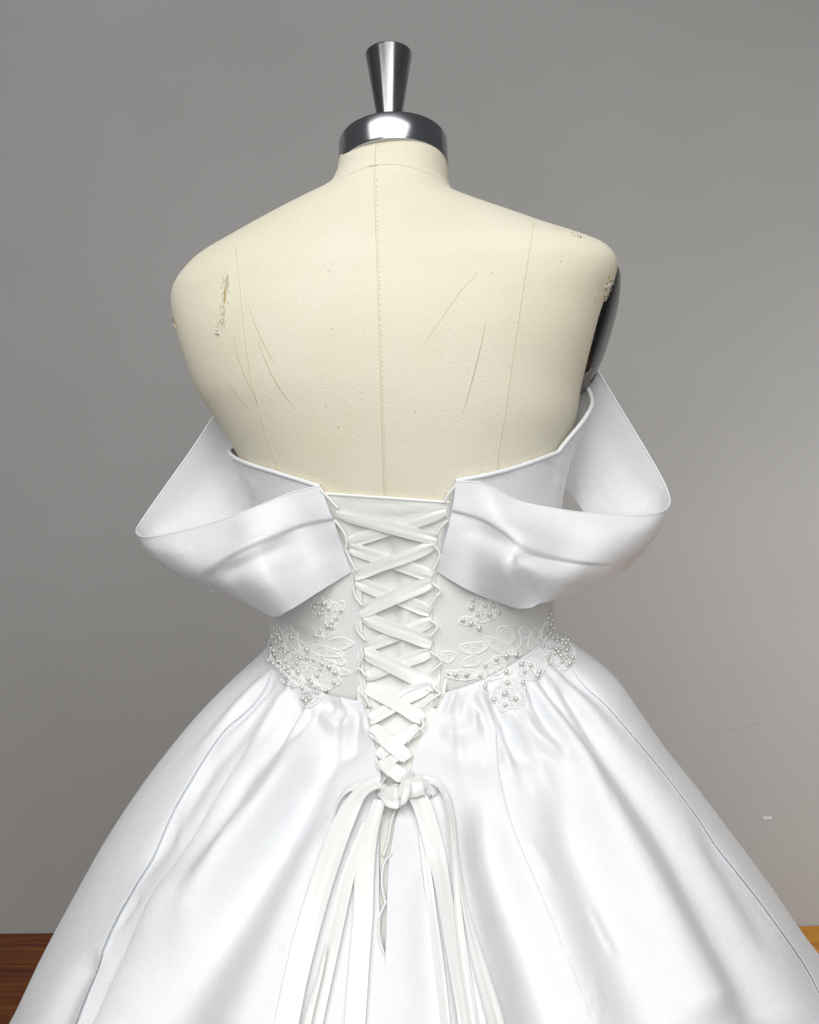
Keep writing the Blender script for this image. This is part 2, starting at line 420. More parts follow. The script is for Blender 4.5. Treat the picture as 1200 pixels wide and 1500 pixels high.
strip('tear', [(328, 448), (329, 462), (326, 476)], .0012, pencil_m, .0005, 12)
tear([(895, 402), (891, 418), (886, 436)], 56, 1.3, [(893, 402), (890, 415), (886, 432)])
tear([(254, 464), (255, 470), (256, 476)], 12, 1.2, [(257, 468), (257, 471), (258, 474)])
tear([(836, 339), (843, 341), (850, 343)], 10, 1.0, [(846, 346), (849, 347), (852, 348)])
# --- stand under the skirt
sM = Matrix.Translation((form.location.x, D0+.01, 0))
own(lathe('stand_pole', [(.001, .02), (.018, .02), (.018, .93), (.001, .93)], chrome, None, sM, 24), form)
own(lathe('stand_base', [(.001, 0), (.19, 0), (.19, .012), (.17, .02), (.03, .03), (.001, .03)], steel, None, sM, 48), form)

# ------------------------------------------------------------------ skirt
SR = [((404, 925), (806, 925), .008, .100, .048), ((388, 946), (838, 940), .008, .107, .046), ((335, 997), (900, 990), .008, .122, .036), ((290, 1045), (938, 1043), .006, .145, .028),
      ((250, 1095), (979, 1100), .004, .170, .020), ((209, 1150), (1022, 1155), .002, .198, .014), ((164, 1220), (1073, 1223), 0, .232, .008),
      ((121, 1295), (1124, 1294), 0, .268, .004), ((80, 1370), (1175, 1370), 0, .302, 0), ((45, 1440), (1232, 1440), 0, .332, 0),
      ((15, 1500), (1277, 1500), 0, .356, 0), ((-55, 1660), (1370, 1660), 0, .405, 0), ((-125, 1850), (1450, 1850), 0, .45, 0),
      ((-200, 2150), (1525, 2150), 0, .50, 0), ((-260, 2440), (1570, 2440), 0, .54, 0), ((-280, 2625), (1590, 2625), 0, .555, 0)]
SNS = [.27, .26, .22, .18, .14, .10, .07, .05, .04, .03]+[.03]*6
def skirt_grid(A):
    global SA
    SA = np.concatenate([A, np.array([[r[4]] for r in SR])], 1)
    V, T = np.meshgrid(np.linspace(0, 15, 500), np.linspace(0, 2*math.pi, 160, endpoint=False), indexing='ij')
    return skirt(V.ravel(), T.ravel()).reshape(500, 160, 3)
def skirt(s, t, off=0.0):
    a = cr(SA, s); c, n = np.cos(t)[..., None], np.sin(t)[..., None]
    A = a[:, 3:6]; B = a[:, 6:9]; la = np.linalg.norm(A, axis=1, keepdims=True); lb = np.linalg.norm(B, axis=1, keepdims=True)
    off = np.broadcast_to(np.asarray(off, float), np.shape(t)).reshape(-1, 1)
    p = a[:, :3]+A*(1+off/la)*c+B*(1+off/lb)*n
    p[:, 2] -= a[:, 9]*np.maximum(n[:, 0], 0)**1.5
    return p
srows = [(r[0], r[1], r[2], r[3], sn) for r, sn in zip(SR, SNS)]
ends = fit_rows(skirt_grid, srows, np.array([(r[0], r[1]) for r in SR], float))
skirt_grid(np.array([row_axes(e[0], e[1], *r[2:]) for e, r in zip(ends, srows)]))
NOTCH = np.array([(1000, 524, 653), (1020, 527, 652), (1050, 537, 634), (1080, 546, 617), (1100, 552, 608), (1140, 559, 600), (1200, 556, 580), (1260, 555, 570), (1320, 555, 567), (1370, 558, 566), (1398, 563.5, 564.5), (1405, 564, 564), (1e5, 564, 564)], float)
sr = np.concatenate([np.linspace(0, 2, 70), np.linspace(2, 8, 330)[1:], np.linspace(8, 15, 60)[1:]])
near = np.linspace(R(62), R(118), 1200)
TL = []; TRt = []
for s in sr:
    p = skirt(np.full(len(near), s), near); px, py = pix(p)
    xl = np.interp(py, NOTCH[:, 0], NOTCH[:, 1]); xr = np.interp(py, NOTCH[:, 0], NOTCH[:, 2])
    TL.append(near[np.argmin(np.abs(px-xl))]); TRt.append(near[np.argmin(np.abs(px-xr))])
TL = np.array(TL); TRt = np.array(TRt)
def box_smooth(a, k=5):
    return np.convolve(np.pad(a, k, 'edge'), np.ones(2*k+1)/(2*k+1), 'valid')
TL = box_smooth(TL); TRt = np.minimum(box_smooth(TRt), TL)
base_cols = np.linspace(0, 2*math.pi, 240, endpoint=False)
S_, T_ = np.meshgrid(np.linspace(0, 10, 160), base_cols, indexing='ij')
SB = bvh(skirt(S_.ravel(), T_.ravel(), -.004).reshape(160, 240, 3), True)   # plain skirt cone, for the lacing behind the opening
def fold_angle(line, lo, hi):
    """angle at which each row of the skirt crosses a fold line"""
    line = smooth_line(np.array(line, float), 80); line = line[np.argsort(line[:, 1])]
    th = np.linspace(lo, hi, 1500); out = []
    for s in sr:
        px, py = pix(skirt(np.full(len(th), s), th)); f = px-np.interp(py, line[:, 1], line[:, 0])
        k = np.nonzero(f[:-1]*f[1:] <= 0)[0]
        out.append(th[k[0]] if len(k) and py[k[0]] < 1580 else np.nan)
    out = np.array(out); ok = ~np.isnan(out); out = np.interp(np.arange(len(out)), np.nonzero(ok)[0], out[ok])
    for _ in range(4): out = box_smooth(out, 9)
    return out
FL = fold_angle([(408, 962), (384, 1002), (354, 1038), (318, 1080), (250, 1190), (200, 1300), (165, 1358), (120, 1465), (70, 1600), (10, 1790), (-40, 2000)], R(100), R(172))
FR = fold_angle([(826, 960), (842, 990), (872, 1014), (910, 1055), (980, 1140), (1050, 1235), (1120, 1330), (1200, 1450), (1290, 1600), (1400, 1800), (1460, 2000)], R(80), R(8))
FA = fold_angle([(706, 985), (716, 1028), (726, 1095), (732, 1145), (750, 1210), (790, 1300), (825, 1375), (890, 1520), (960, 1700), (1030, 1900)], R(88), R(20))
FL2 = fold_angle([(425, 985), (412, 1012), (400, 1035), (352, 1105), (300, 1190), (240, 1300), (178, 1400), (132, 1495), (80, 1600), (10, 1750), (-30, 1900)], R(98), R(170))
FL2 = np.minimum(FL2, FL-.03)
FB = fold_angle([(795, 985), (818, 1030), (850, 1085), (900, 1179), (980, 1280), (1035, 1376), (1095, 1500), (1190, 1700), (1280, 1900)], R(84), R(10))
FB = np.minimum(np.maximum(FB, FR+.06), FA-.06)
sy = np.arange(len(sr))/len(sr)
h1 = .0105*sstep(.0, .14, sy); h2 = .0026*sstep(.02, .16, sy); h3 = .0055*sstep(.0, .06, sy)*(1-sstep(.45, .75, sy)); h4 = .0032*sstep(.10, .3, sy)
g = []; nb = []
for i, s in enumerate(sr):
    e2 = .008*sstep(.02, .2, sy[i]); e = .004+.036*sstep(.0, .12, sy[i])                      # how far the cloth runs on beneath a flap
    t = np.concatenate([np.linspace(TL[i], FL2[i], 260), np.linspace(FL2[i], FL[i]+e, 61)[1:], np.linspace(FL[i], math.pi+.12, 80), np.linspace(math.pi+.12, 2*math.pi-.12, 90)[1:-1],
                        np.linspace(2*math.pi-.12, 2*math.pi+FR[i], 80), np.linspace(2*math.pi+FR[i]-e, 2*math.pi+FB[i]+.4*e2, 90), np.linspace(2*math.pi+FB[i], 2*math.pi+FA[i]+.5*e2, 140), np.linspace(2*math.pi+FA[i], 2*math.pi+TRt[i], 130)])
    o = np.zeros(len(t))
    o[225:260] = -.22*h1[i]*np.linspace(0, 1, 35)**3
    o[260:320] = -h1[i]*(1-.76*np.linspace(0, 1, 60))
    o[568:658] = -h2[i]*(1-np.linspace(0, 1, 90))**1.3-h4[i]*np.linspace(0, 1, 90)**3
    o[658:798] = -h3[i]*np.linspace(0, 1, 140)**3
    g.append(skirt(np.full(len(t), s), t, o))
    q = np.full(len(t), s)
    nv_ = np.cross(skirt(np.minimum(q+.03, 15), t)-skirt(np.maximum(q-.03, 0), t), skirt(q, t+.01)-skirt(q, t-.01))
    nv_ /= np.linalg.norm(nv_, axis=1, keepdims=True); rad_ = np.stack([np.cos(t), -np.sin(t), 0*t], 1)
    nb.append(nv_*np.sign((nv_*rad_).sum(1, keepdims=True)))
NB = np.array(nb)
SK = np.array(g)
nearmask = np.concatenate([np.ones(370), np.linspace(1, 0, 30), np.zeros(88), np.linspace(0, 1, 30), np.ones(410)])[None, :]
STROKES = [
    # left side, from the outside in: flap edges lying over the cloth to their right
    ('ridge', [(452, 1030), (430, 1110), (394, 1175), (327, 1255), (258, 1325), (190, 1420)], (15, 46), .017, (.10, .25)),
    ('ridge', [(500, 1090), (462, 1140), (405, 1225), (345, 1320), (262, 1450), (220, 1520)], (16, 60), -.024, (.10, 0)),
    ('ridge', [(548, 1078), (508, 1096), (470, 1118), (440, 1150)], 15, -.0085, (.25, .3)),
    ('ridge', [(462, 1030), (490, 1060), (530, 1050)], 12, .006, (.3, .3)),
    ('ridge', [(520, 1160), (470, 1240), (420, 1350), (360, 1500)], (18, 50), .012, (.3, 0)),
    ('ridge', [(395, 1090), (340, 1180), (270, 1300), (200, 1430)], (12, 26), -.008, (.2, .2)),
    ('ridge', [(150, 1385), (110, 1450), (75, 1530)], (10, 18), -.007, (.3, 0)),
    ('ridge', [(330, 1090), (262, 1200), (205, 1300)], (9, 16), -.005, (.25, .3)),
    # small gathers under the waist seam, left
    ('ridge', [(484, 1012), (484, 1030), (480, 1050)], 6, -.006, (.1, .4)), ('ridge', [(500, 1012), (503, 1030), (512, 1046)], 6, .003, (.1, .4)), ('ridge', [(440, 1008), (424, 1058), (395, 1110)], 7, -.006, (.1, .5)),
    ('ridge', [(425, 992), (390, 1050), (350, 1115)], 8, .006, (.1, .5)), ('ridge', [(408, 980), (372, 1020), (325, 1080)], 7, -.005, (.1, .5)),
    ('ridge', [(460, 1025), (446, 1060), (420, 1105)], 6, -.006, (.1, .4)), ('ridge', [(520, 1022), (530, 1050), (540, 1085)], 6, .003, (.2, .4)),
    # right side
    ('ridge', [(800, 990), (850, 1048), (925, 1145), (990, 1240), (1050, 1350), (1120, 1480)], (10, 34), -.015, (.05, 0)),
    ('ridge', [(780, 1000), (835, 1090), (888, 1185), (955, 1310), (1030, 1460)], (12, 40), .013, (.08, 0)),
    ('ridge', [(740, 1040), (746, 1078), (765, 1106), (797, 1120)], 13, -.012, (.1, .35)),
    ('ridge', [(757, 1030), (778, 1072), (808, 1098), (845, 1112)], 11, .010, (.1, .4)),
    ('ridge', [(728, 1040), (738, 1085), (752, 1140)], 9, .006, (.15, .4)),
    ('ridge', [(705, 1150), (722, 1260), (772, 1400), (815, 1530)], (18, 60), -.018, (.25, 0)),
    ('ridge', [(665, 1150), (672, 1260), (700, 1400), (720, 1530)], (20, 60), .012, (.3, 0)),
    ('ridge', [(640, 1078), (680, 1072), (712, 1045)], 16, .006, (.3, .3)), ('ridge', [(640, 1105), (690, 1108), (730, 1135)], 20, -.004, (.3, .3)),
    ('ridge', [(688, 1004), (684, 1030), (676, 1052)], 6, -.006, (.1, .4)), ('ridge', [(668, 1008), (662, 1030), (650, 1052)], 6, .003, (.1, .4)),
    ('ridge', [(700, 1010), (700, 1040), (690, 1062)], 7, .004, (.1, .4)), ('ridge', [(812, 985), (850, 1035), (905, 1105)], 9, -.006, (.1, .5)),
    ('ridge', [(775, 1010), (795, 1050), (830, 1095)], 7, -.006, (.1, .5)),
    ('ridge', [(630, 1230), (632, 1350), (645, 1500)], (20, 40), -.008, (.3, 0)),
    ('ridge', [(800, 1130), (850, 1250), (900, 1370), (960, 1520)], (24, 56), -.014, (.25, 0)),
    ('ridge', [(1010, 1190), (1080, 1300), (1150, 1420)], (10, 16), -.004, (.3, .2)),
]
# the many finer gathers that fan out from the waist, and faint creases lower down
oy = np.array([925, 946, 995, 1044, 1097, 1152, 1221, 1295, 1370, 1440, 1500], float)
oL = np.array([404, 388, 335, 290, 250, 209, 164, 120, 80, 45, 15], float); oR = np.array([806, 838, 900, 938, 979, 1022, 1073, 1125, 1176, 1228, 1272], float)
def fan(u, y): return (np.interp(y, oy, oL)*(1-u)+np.interp(y, oy, oR)*u, y)
rs_ = random.Random(21)
for u in list(np.linspace(.05, .36, 15))+list(np.linspace(.60, .95, 17)):
    u += rs_.uniform(-.008, .008); y0 = 1012-60*(abs(u-.47)/.47)**2; ln = rs_.uniform(70, 240); du = rs_.uniform(-.02, .02)
    STROKES.append(('ridge', [fan(u+(u-.47)*-.12*(1-k)+du*k, y0+ln*k) for k in (0, .33, .66, 1)], (rs_.uniform(4, 6), rs_.uniform(8, 15)), rs_.choice((-1, 1, -1))*rs_.uniform(.002, .005), (.05, .6)))
for _ in range(26):
    u = rs_.choice((rs_.uniform(.08, .4), rs_.uniform(.58, .93))); y0 = rs_.uniform(1080, 1420); ln = rs_.uniform(40, 120); du = rs_.uniform(-.05, .05)
    STROKES.append(('ridge', [fan(u, y0), fan(u+du*.4, y0+ln*.5), fan(u+du, y0+ln)], rs_.uniform(6, 12), rs_.uniform(-.0016, .0016), (.3, .3)))
SK = sculpt(SK, STROKES, nearmask, limit=.95, nrm=NB, inward=sstep(-20, 60, np.arange(len(sr)))[:, None])
# broad, slow waviness of the cloth so that no panel is perfectly even
ph = np.array([SK[..., 0]*9+SK[..., 2]*5, SK[..., 0]*17-SK[..., 2]*7])
SK = SK+NB*((np.sin(ph[0])*.0012+np.sin(ph[1]+1.3)*.0007)*sstep(0, 40, np.arange(len(sr)))[:, None])[..., None]
wave = np.zeros(SK.shape[1]); wave[400:488] = np.sin(np.linspace(0, 1, 88)*2*math.pi*9)*np.sin(np.linspace(0, math.pi, 88))
far = wave[None, :, None]*np.linspace(0, .03, len(sr))[:, None, None]
SK = SK+NB*far
def dgrid(name, g, m, **k): return own(grid(name, g, m, None, **k), dress)
dgrid('skirt', SK, satin, thick=.0010, crisp=False).modifiers.new('crisp_folds', 'EDGE_SPLIT').split_angle = R(70)
BS = bvh(SK)

# ------------------------------------------------------------------ bodice
SEAM = np.array(pix(skirt(np.zeros(300), np.linspace(R(172), R(8), 300)))); SEAM = SEAM[:, np.argsort(SEAM[0])]
VV, TT = np.meshgrid(np.linspace(8, 21, 500), np.linspace(0, math.pi, 500), indexing='ij')
UVP = pix(torso(VV.ravel(), TT.ravel(), .004))
def uv_of(px, py):
    i = np.argmin((UVP[0]-px)**2+(UVP[1]-py)**2); return VV.ravel()[i], TT.ravel()[i]
top_px = [(470, 714), (440, 704), (400, 691), (362, 679)]
topl = [uv_of(*p) for p in top_px]
topr = [uv_of(*p) for p in [(815, 663), (760, 683), (700, 699), (668, 705)]]
ctrl = [(t, v) for v, t in topl]+[(math.pi, 14.75), (math.pi+.5, 13.4), (math.pi+1.1, 12.2), (math.pi*1.5, 12.6), (2*math.pi-1.1, 12.2), (2*math.pi-.45, 12.7), (2*math.pi, 13.9)]+[(t+2*math.pi, v) for v, t in topr]
ctrl = np.array(sorted(ctrl)); ctrl[:, 0] += np.arange(len(ctrl))*1e-6
def vtop(t): return np.interp(t, ctrl[:, 0], ctrl[:, 1])
edgeL = np.array([uv_of(x, y) for x, y in [(470, 714), (482, 745), (497, 790), (515, 835), (522, 880), (524, 930), (524, 980), (526, 1030)]])
edgeR = np.array([uv_of(x, y) for x, y in [(668, 706), (660, 740), (650, 780), (643, 820), (642, 880), (645, 940), (650, 985), (652, 1030)]])
n1 = 90; vb = 20.0
cols = []
tl0, tr0 = edgeL[0, 1], edgeR[0, 1]
w_ = np.concatenate([np.linspace(0, 1, 120)])
J = 260; g = np.zeros((n1, J, 3)); topoff = np.zeros(J)
for j in range(J):
    f = j/(J-1)
    tj0 = tl0+(2*math.pi+tr0-tl0)*f
    v0 = vtop(tj0)
    vcol = v0+(vb-v0)*np.linspace(0, 1, n1)
    # slide the columns so that the two ends follow the laced edges
    tl = np.interp(vcol, edgeL[:, 0], edgeL[:, 1]); tr = np.interp(vcol, edgeR[:, 0], edgeR[:, 1])
    tcol = tl+(2*math.pi+tr-tl)*f
    dt = np.minimum(abs((tj0-2*math.pi)), 1.0)
    off = .0045+.0075*np.exp(-((tj0-2*math.pi+.15)/.33)**2)*np.exp(-((vcol-v0)/1.3)**2)+.004*np.exp(-((tj0-math.pi)/.3)**2)*np.exp(-((vcol-v0)/1.0)**2)
    g[:, j] = torso(vcol, tcol, off)
    px, py = pix(g[:, j]); sm = np.interp(px, SEAM[0], SEAM[1])
    if f < .4 or f > .6: g[:, j] = torso(vcol, tcol, off-.008*sstep(0, 26, py-sm))
BG = g
BG = sculpt(BG, [('ridge', [(795, 672), (812, 690), (806, 705)], 5, -.004, (.2, .3)), ('ridge', [(825, 664), (818, 690), (822, 730)], 4, .003, (.2, .3)),
                 ('ridge', [(352, 690), (372, 712), (366, 735)], 5, .003, (.2, .3)), ('ridge', [(420, 900), (470, 930), (515, 925)], 6, .0012, (.3, .3)),
                 ('ridge', [(700, 880), (740, 915), (790, 900)], 8, .001, (.3, .3)), ('ridge', [(690, 706), (720, 693), (760, 685)], 3, .0016, (.2, .2))],
            np.broadcast_to((np.abs(np.linspace(-1, 1, J)) > .35)[None, :], (n1, J)))
# upper band is satin, the waist below it is the matte cloth of the back panels
kk = 26
dgrid('bodice_band', BG[:kk+1], satin, thick=.0016)
dgrid('bodice', BG[kk:], matte, thick=.0016)
BB = bvh(BG)
own(tube('bodice_binding', BG[0], .0021, satin, None, 8), dress)
for e, nm in ((0, 'edge_piping'), (-1, 'edge_piping')):
    pth = BG[:, e].copy(); own(tube(nm, pth, .0013, satin, None, 7), dress)

# ------------------------------------------------------------------ lacing zone: smoothed depth of what lies behind the laces
gx = np.arange(440, 741, 4.0); gy = np.arange(690, 1561, 4.0)
DM = np.zeros((len(gy), len(gx)))
for i, yy in enumerate(gy):
    for j, xx in enumerate(gx):
        DM[i, j] = drop(xx, yy, [BT, SB])[0][1]
def blur(a, it):
    for _ in range(it):
        a = np.pad(a, 1, 'edge'); a = (a[:-2, 1:-1]+a[2:, 1:-1]+a[1:-1, :-2]+a[1:-1, 2:]+a[1:-1, 1:-1])/5
    return a
DM = blur(DM, 40)
def depth(px, py):
    fx = np.clip((np.asarray(px)-gx[0])/4, 0, len(gx)-1.001); fy = np.clip((np.asarray(py)-gy[0])/4, 0, len(gy)-1.001)
    i = fy.astype(int); j = fx.astype(int); a = fy-i; b = fx-j
    return DM[i, j]*(1-a)*(1-b)+DM[i+1, j]*a*(1-b)+DM[i, j+1]*(1-a)*b+DM[i+1, j+1]*a*b
def PP(px, py, lift):
    d = depth(px, py)-lift
    return np.stack([(px-CX)/F*d, d, HC-(py-CY)/F*d], -1)
# modesty panel behind the laces
ty = np.linspace(0, 1, 120); tx = np.linspace(0, 1, 60)
YY, XX = np.meshgrid(ty, tx, indexing='ij')
ytop = 722+16*XX; ypx = ytop+(1430-ytop)*YY
hw = np.interp(ypx, [720, 840, 960, 1000, 1030, 1060, 1100, 1150, 1430], [115, 85, 70, 66, 63, 54, 35, 24, 9]); cxp = np.interp(ypx, [720, 900, 1000, 1040, 1080, 1140, 1200, 1430], [572, 583, 588.5, 587, 582, 579.5, 568, 563])
mg = PP(cxp+(XX*2-1)*hw, ypx, np.interp(ypx, [960, 1000, 1060, 1200, 1430], [.0030, .0030, .0002, -.003, -.003]))
mg = sculpt(mg, [('ridge', [(490, 742), (560, 748), (660, 742)], 4, .002, (.2, .2)), ('ridge', [(560, 770), (580, 850), (570, 960)], 9, -.0025, (.2, .2)), ('ridge', [(600, 860), (590, 950), (605, 1040)], 7, .0025, (.2, .2)),
                 ('ridge', [(555, 1180), (560, 1260), (556, 1340)], 5, .003, (.2, .2))])
dgrid('modesty_panel', mg, lining, thick=.001)
own(tube('panel_hem', PP(cxp[0]+(tx*2-1)*hw[0], ytop[0], .003), .0014, ribbon_m, None, 7), dress)

def ribbon(name, pts, width, lift, m=None, n=40, k=9, crease=.0006, taper=(1, 1), twist=0, seed=0, curl=0.0, tree=False):
    """flat satin ribbon laid along a path of photo points; width in photo pixels (number or list along the path)"""
    r = np.random.default_rng(seed+11)
    pp = smooth_line(np.array(pts, float), n); s = np.linspace(0, 1, n)
    wd = np.interp(s, np.linspace(0, 1, len(np.atleast_1d(width))), np.atleast_1d(width))
    lf = np.interp(s, np.linspace(0, 1, len(np.atleast_1d(lift))), np.atleast_1d(lift))
    tp = 1-(1-taper[0])*np.exp(-(s/.07)**2)-(1-taper[1])*np.exp(-((1-s)/.07)**2); wd = wd*tp
    if tree:
        c = np.array([drop(x, y, [BS, BB, BT], l)[0] for (x, y), l in zip(pp, lf)])
        dsm = c[:, 1].copy()
        for _ in range(6): dsm[1:-1] = (dsm[:-2]+dsm[1:-1]+dsm[2:])/3
        dsm = np.minimum(dsm, c[:, 1]+.0015)
    else:
        dsm = depth(pp[:, 0], pp[:, 1])-lf
    c = np.stack([(pp[:, 0]-CX)/F*dsm, dsm, HC-(pp[:, 1]-CY)/F*dsm], -1)
    t = np.gradient(c, axis=0); t /= np.linalg.norm(t, axis=1, keepdims=True)
    # normal of the surface beneath
    e = 6.0
    if tree:
        nn = np.array([drop(x, y, [BS, BB, BT])[1] for x, y in pp])
        for _ in range(8): nn[1:-1] = (nn[:-2]+nn[1:-1]+nn[2:])/3
    else:
        nn = np.cross(PP(pp[:, 0]+e, pp[:, 1], 0)-PP(pp[:, 0]-e, pp[:, 1], 0), PP(pp[:, 0], pp[:, 1]-e, 0)-PP(pp[:, 0], pp[:, 1]+e, 0))
        nn *= np.sign(-nn[:, 1:2])
    nn /= np.linalg.norm(nn, axis=1, keepdims=True)
    b = np.cross(nn, t); b /= np.linalg.norm(b, axis=1, keepdims=True)
    tw = np.interp(s, np.linspace(0, 1, len(np.atleast_1d(twist))), np.atleast_1d(twist))
    bt = b*np.cos(tw)[:, None]+nn*np.sin(tw)[:, None]; nt = nn*np.cos(tw)[:, None]-b*np.sin(tw)[:, None]
    half = wd/2/F*dsm
    a = np.linspace(-1, 1, k); ph1, ph2 = r.uniform(0, 6, 2)
    prof = crease*(np.sin(a[None, :]*3.2+ph1+s[:, None]*2)*.7+np.sin(a[None, :]*7+ph2-s[:, None]*3)*.4)*(1+2.2*np.exp(-(s/.14)**2)+2.2*np.exp(-((1-s)/.14)**2))[:, None]
    prof = prof-curl*(a[None, :]**2)*1.0
    g = c[:, None]+bt[:, None]*(half[:, None]*a[None])[..., None]+nt[:, None]*prof[..., None]
    return dgrid(name, g, m or ribbon_m, thick=.0005)
def q6(x, y): return (440+x/4.2857, 680+y/4.2857)
def q7(x, y): return (440+x/4.2857, 960+y/4.2857)
U, O_ = (.0062, .0068, .0062), (.0066, .0100, .0066)
LACES = [  # start, end, width (photo px), over?
    (q6(918, 298), q6(288, 497), 19, 0), (q6(225, 310), q6(858, 473), 19, 1),
    (q6(310, 525), q6(828, 705), 20, 0), (q6(340, 702), q6(838, 510), 19, 1),
    (q6(352, 735), q6(815, 928), 20, 0), (q6(372, 935), q6(828, 740), 21, 1),
    (q6(395, 1150), q6(826, 985), 18, 0), (q6(398, 960), q6(826, 1128), 21, 1),
    (q6(408, 1335), q6(815, 1182), 19, 0), (q7(405, -15), q7(850, 200), 22, 1),
    (q7(438, 395), q7(800, 200), 22, 0), (q7(420, 195), q7(768, 405), 22, 1),
    (q7(485, 632), q7(745, 455), 20, 0), (q7(445, 450), q7(678, 650), 22, 1),
    (q7(500, 690), q7(640, 610), 16, 0), (q7(500, 660), q7(650, 775), 22, 1)]
for i, (a, b, wd, over) in enumerate(LACES):
    a = np.array(a); b = np.array(b); nrm = np.array([-(b-a)[1], (b-a)[0]])/np.linalg.norm(b-a)
    mids = [a+(b-a)*f+nrm*random.uniform(-1.2, 1.2) for f in (.33, .66)]
    ribbon('lacing_ribbon', [a, *mids, b], wd, O_ if over else U, crease=.00028, taper=(.74, .74), seed=i, curl=.0001)
# extra fold of the loose ribbon near the right edge
ribbon('lacing_ribbon', [q7(600, 262), q7(680, 205), q7(800, 178)], 9, .009, seed=40, curl=.001)
ribbon('lacing_ribbon', [q7(440, 425), q7(520, 385), q7(600, 340)], 7, .0085, seed=41, curl=.001)
LOOPS = [[q6(128, 160), q6(175, 210), q6(235, 275)], [q6(215, 350), q6(255, 400), q6(290, 465), q6(285, 540)], [q6(285, 535), q6(320, 610), q6(350, 668)],
         [q6(330, 770), q6(345, 830), q6(388, 886)], [q6(345, 995), q6(360, 1050), q6(408, 1106)], [q6(400, 1180), q6(375, 1240), q6(350, 1300)], [q6(350, 1280), q6(380, 1290), q6(410, 1330)],
         [q7(370, 225), q7(405, 262), q7(442, 330)], [q7(430, 470), q7(470, 500), q7(492, 555)], [q7(480, 660), q7(505, 700), q7(560, 760)],
         [q6(985, 120), q6(930, 190), q6(905, 240)], [q6(925, 355), q6(885, 395), q6(856, 442)], [q6(835, 505), q6(875, 560), q6(862, 610), q6(832, 664)],
         [q6(825, 745), q6(880, 795), q6(850, 835), q6(818, 886)], [q6(815, 980), q6(862, 1018), q6(840, 1055), q6(815, 1082)], [q6(812, 1175), q6(888, 1235), q6(850, 1280), q6(812, 1312)],
         [q7(760, 330), q7(820, 280), q7(885, 235)], [q7(880, 235), q7(850, 215), q7(815, 170)], [q7(760, 395), q7(775, 440), q7(750, 470)], [q7(672, 545), q7(710, 500), q7(748, 460)]]
for lp_ in LOOPS:
    pp = smooth_line(np.array(lp_), 18); own(tube('lacing_loop', PP(pp[:, 0], pp[:, 1], .0095), .00115, ribbon_m, None, 7), dress)
# folded facing strips beside the two rows of loops
for pts, wd in (([(474, 722), (490, 765), (508, 815), (524, 850), (527, 920), (529, 985), (538, 1035)], [5, 10, 8, 9, 9, 11, 6]), ([(663, 735), (655, 775), (645, 825), (640, 880), (641, 940), (646, 985), (637, 1035)], [5, 9, 6, 8, 9, 10, 6])):
    ribbon('loop_facing', pts, wd, .0052, m=lining, seed=3)
# cords along the closing of the skirt below the bow
for lp_ in ([(583, 1178), (574, 1205), (570, 1230), (562, 1256)], [(574, 1252), (563, 1268), (560, 1295), (565, 1326)], [(566, 1322), (557, 1345), (556, 1375), (564, 1402)]):
    pp = smooth_line(np.array(lp_, float), 20)
    own(tube('lacing_loop', np.array([drop(x, y, [BS, SB], .002)[0] for x, y in pp]), .0010, ribbon_m, None, 7), dress)

# ------------------------------------------------------------------ sleeves
def sleeve(sections, strokes, fold_u, nu=220, nv=90):
    """band of satin: each section runs from the upper to the lower edge (photo x, y, depth)"""
    ctr = np.array([[P(*p) for p in sec] for sec in sections])       # (nsec, npts, 3)
    su = np.linspace(0, len(ctr)-1, nu); g = cr(ctr, su)
    g = np.array([cr(r, np.linspace(0, ctr.shape[1]-1, nv)) for r in g])
    mask = (1-sstep(fold_u-.6, fold_u+.1, su))[:, None]*np.ones((1, nv))
    return sculpt(g, strokes, mask)
dd = lambda x, y, l: drop(x, y, [BB, BT, BS], 0)[0][1]-l
LS = [[(470, 712, dd(474, 714, .006)), (487, 760, dd(487, 760, .009)), (502, 803, dd(502, 800, .009)), (515, 838, dd(515, 836, .007))],
      [(425, 723, dd(430, 723, .012)), (438, 775, dd(440, 775, .020)), (455, 830, dd(455, 830, .020)), (475, 862, dd(475, 860, .010))],
      [(360, 749, .885), (372, 800, .862), (395, 850, .855), (425, 893, .868)],
      [(300, 769, .905), (312, 812, .885), (338, 855, .880), (398, 902, .890)],
      [(245, 783, .925), (255, 812, .915), (285, 846, .915), (355, 879, .915)],
      [(212, 787, .945), (222, 810, .945), (255, 838, .945), (315, 866, .945)],
      [(200, 779, .968), (213, 797, .972), (245, 826, .975), (290, 850, .975)],
      [(207, 764, .990), (225, 785, .998), (258, 812, 1.0), (295, 835, 1.0)],
      [(238, 719, 1.005), (262, 752, 1.015), (295, 790, 1.018), (325, 815, 1.015)],
      [(280, 660, 1.015), (308, 700, 1.028), (336, 745, 1.03), (362, 780, 1.025)],
      [(316, 605, 1.025), (345, 650, 1.045), (370, 700, 1.045), (392, 745, 1.04)],
      [(356, 545, 1.035), (385, 600, 1.055), (405, 660, 1.055), (425, 710, 1.05)]]
lsk = [('step', [(286, 853), (318, 829), (350, 808), (400, 787), (440, 770), (490, 760)], (30, 24), -.0035, (.1, .0)),
       ('ridge', [(300, 855), (345, 832), (400, 806), (452, 790)], 14, -.006, (.2, .35)),
       ('ridge', [(280, 842), (330, 818), (385, 792), (440, 764)], 10, .003, (.2, .35)),
       ('ridge', [(482, 762), (436, 808), (412, 850), (402, 884)], 36, -.0035, (.35, .35)),
       ('ridge', [(250, 822), (310, 795), (370, 768)], 22, -.004, (.3, .35))]
LG = sleeve(LS, lsk, 6)
dgrid('sleeve', LG, satin, thick=.0012)
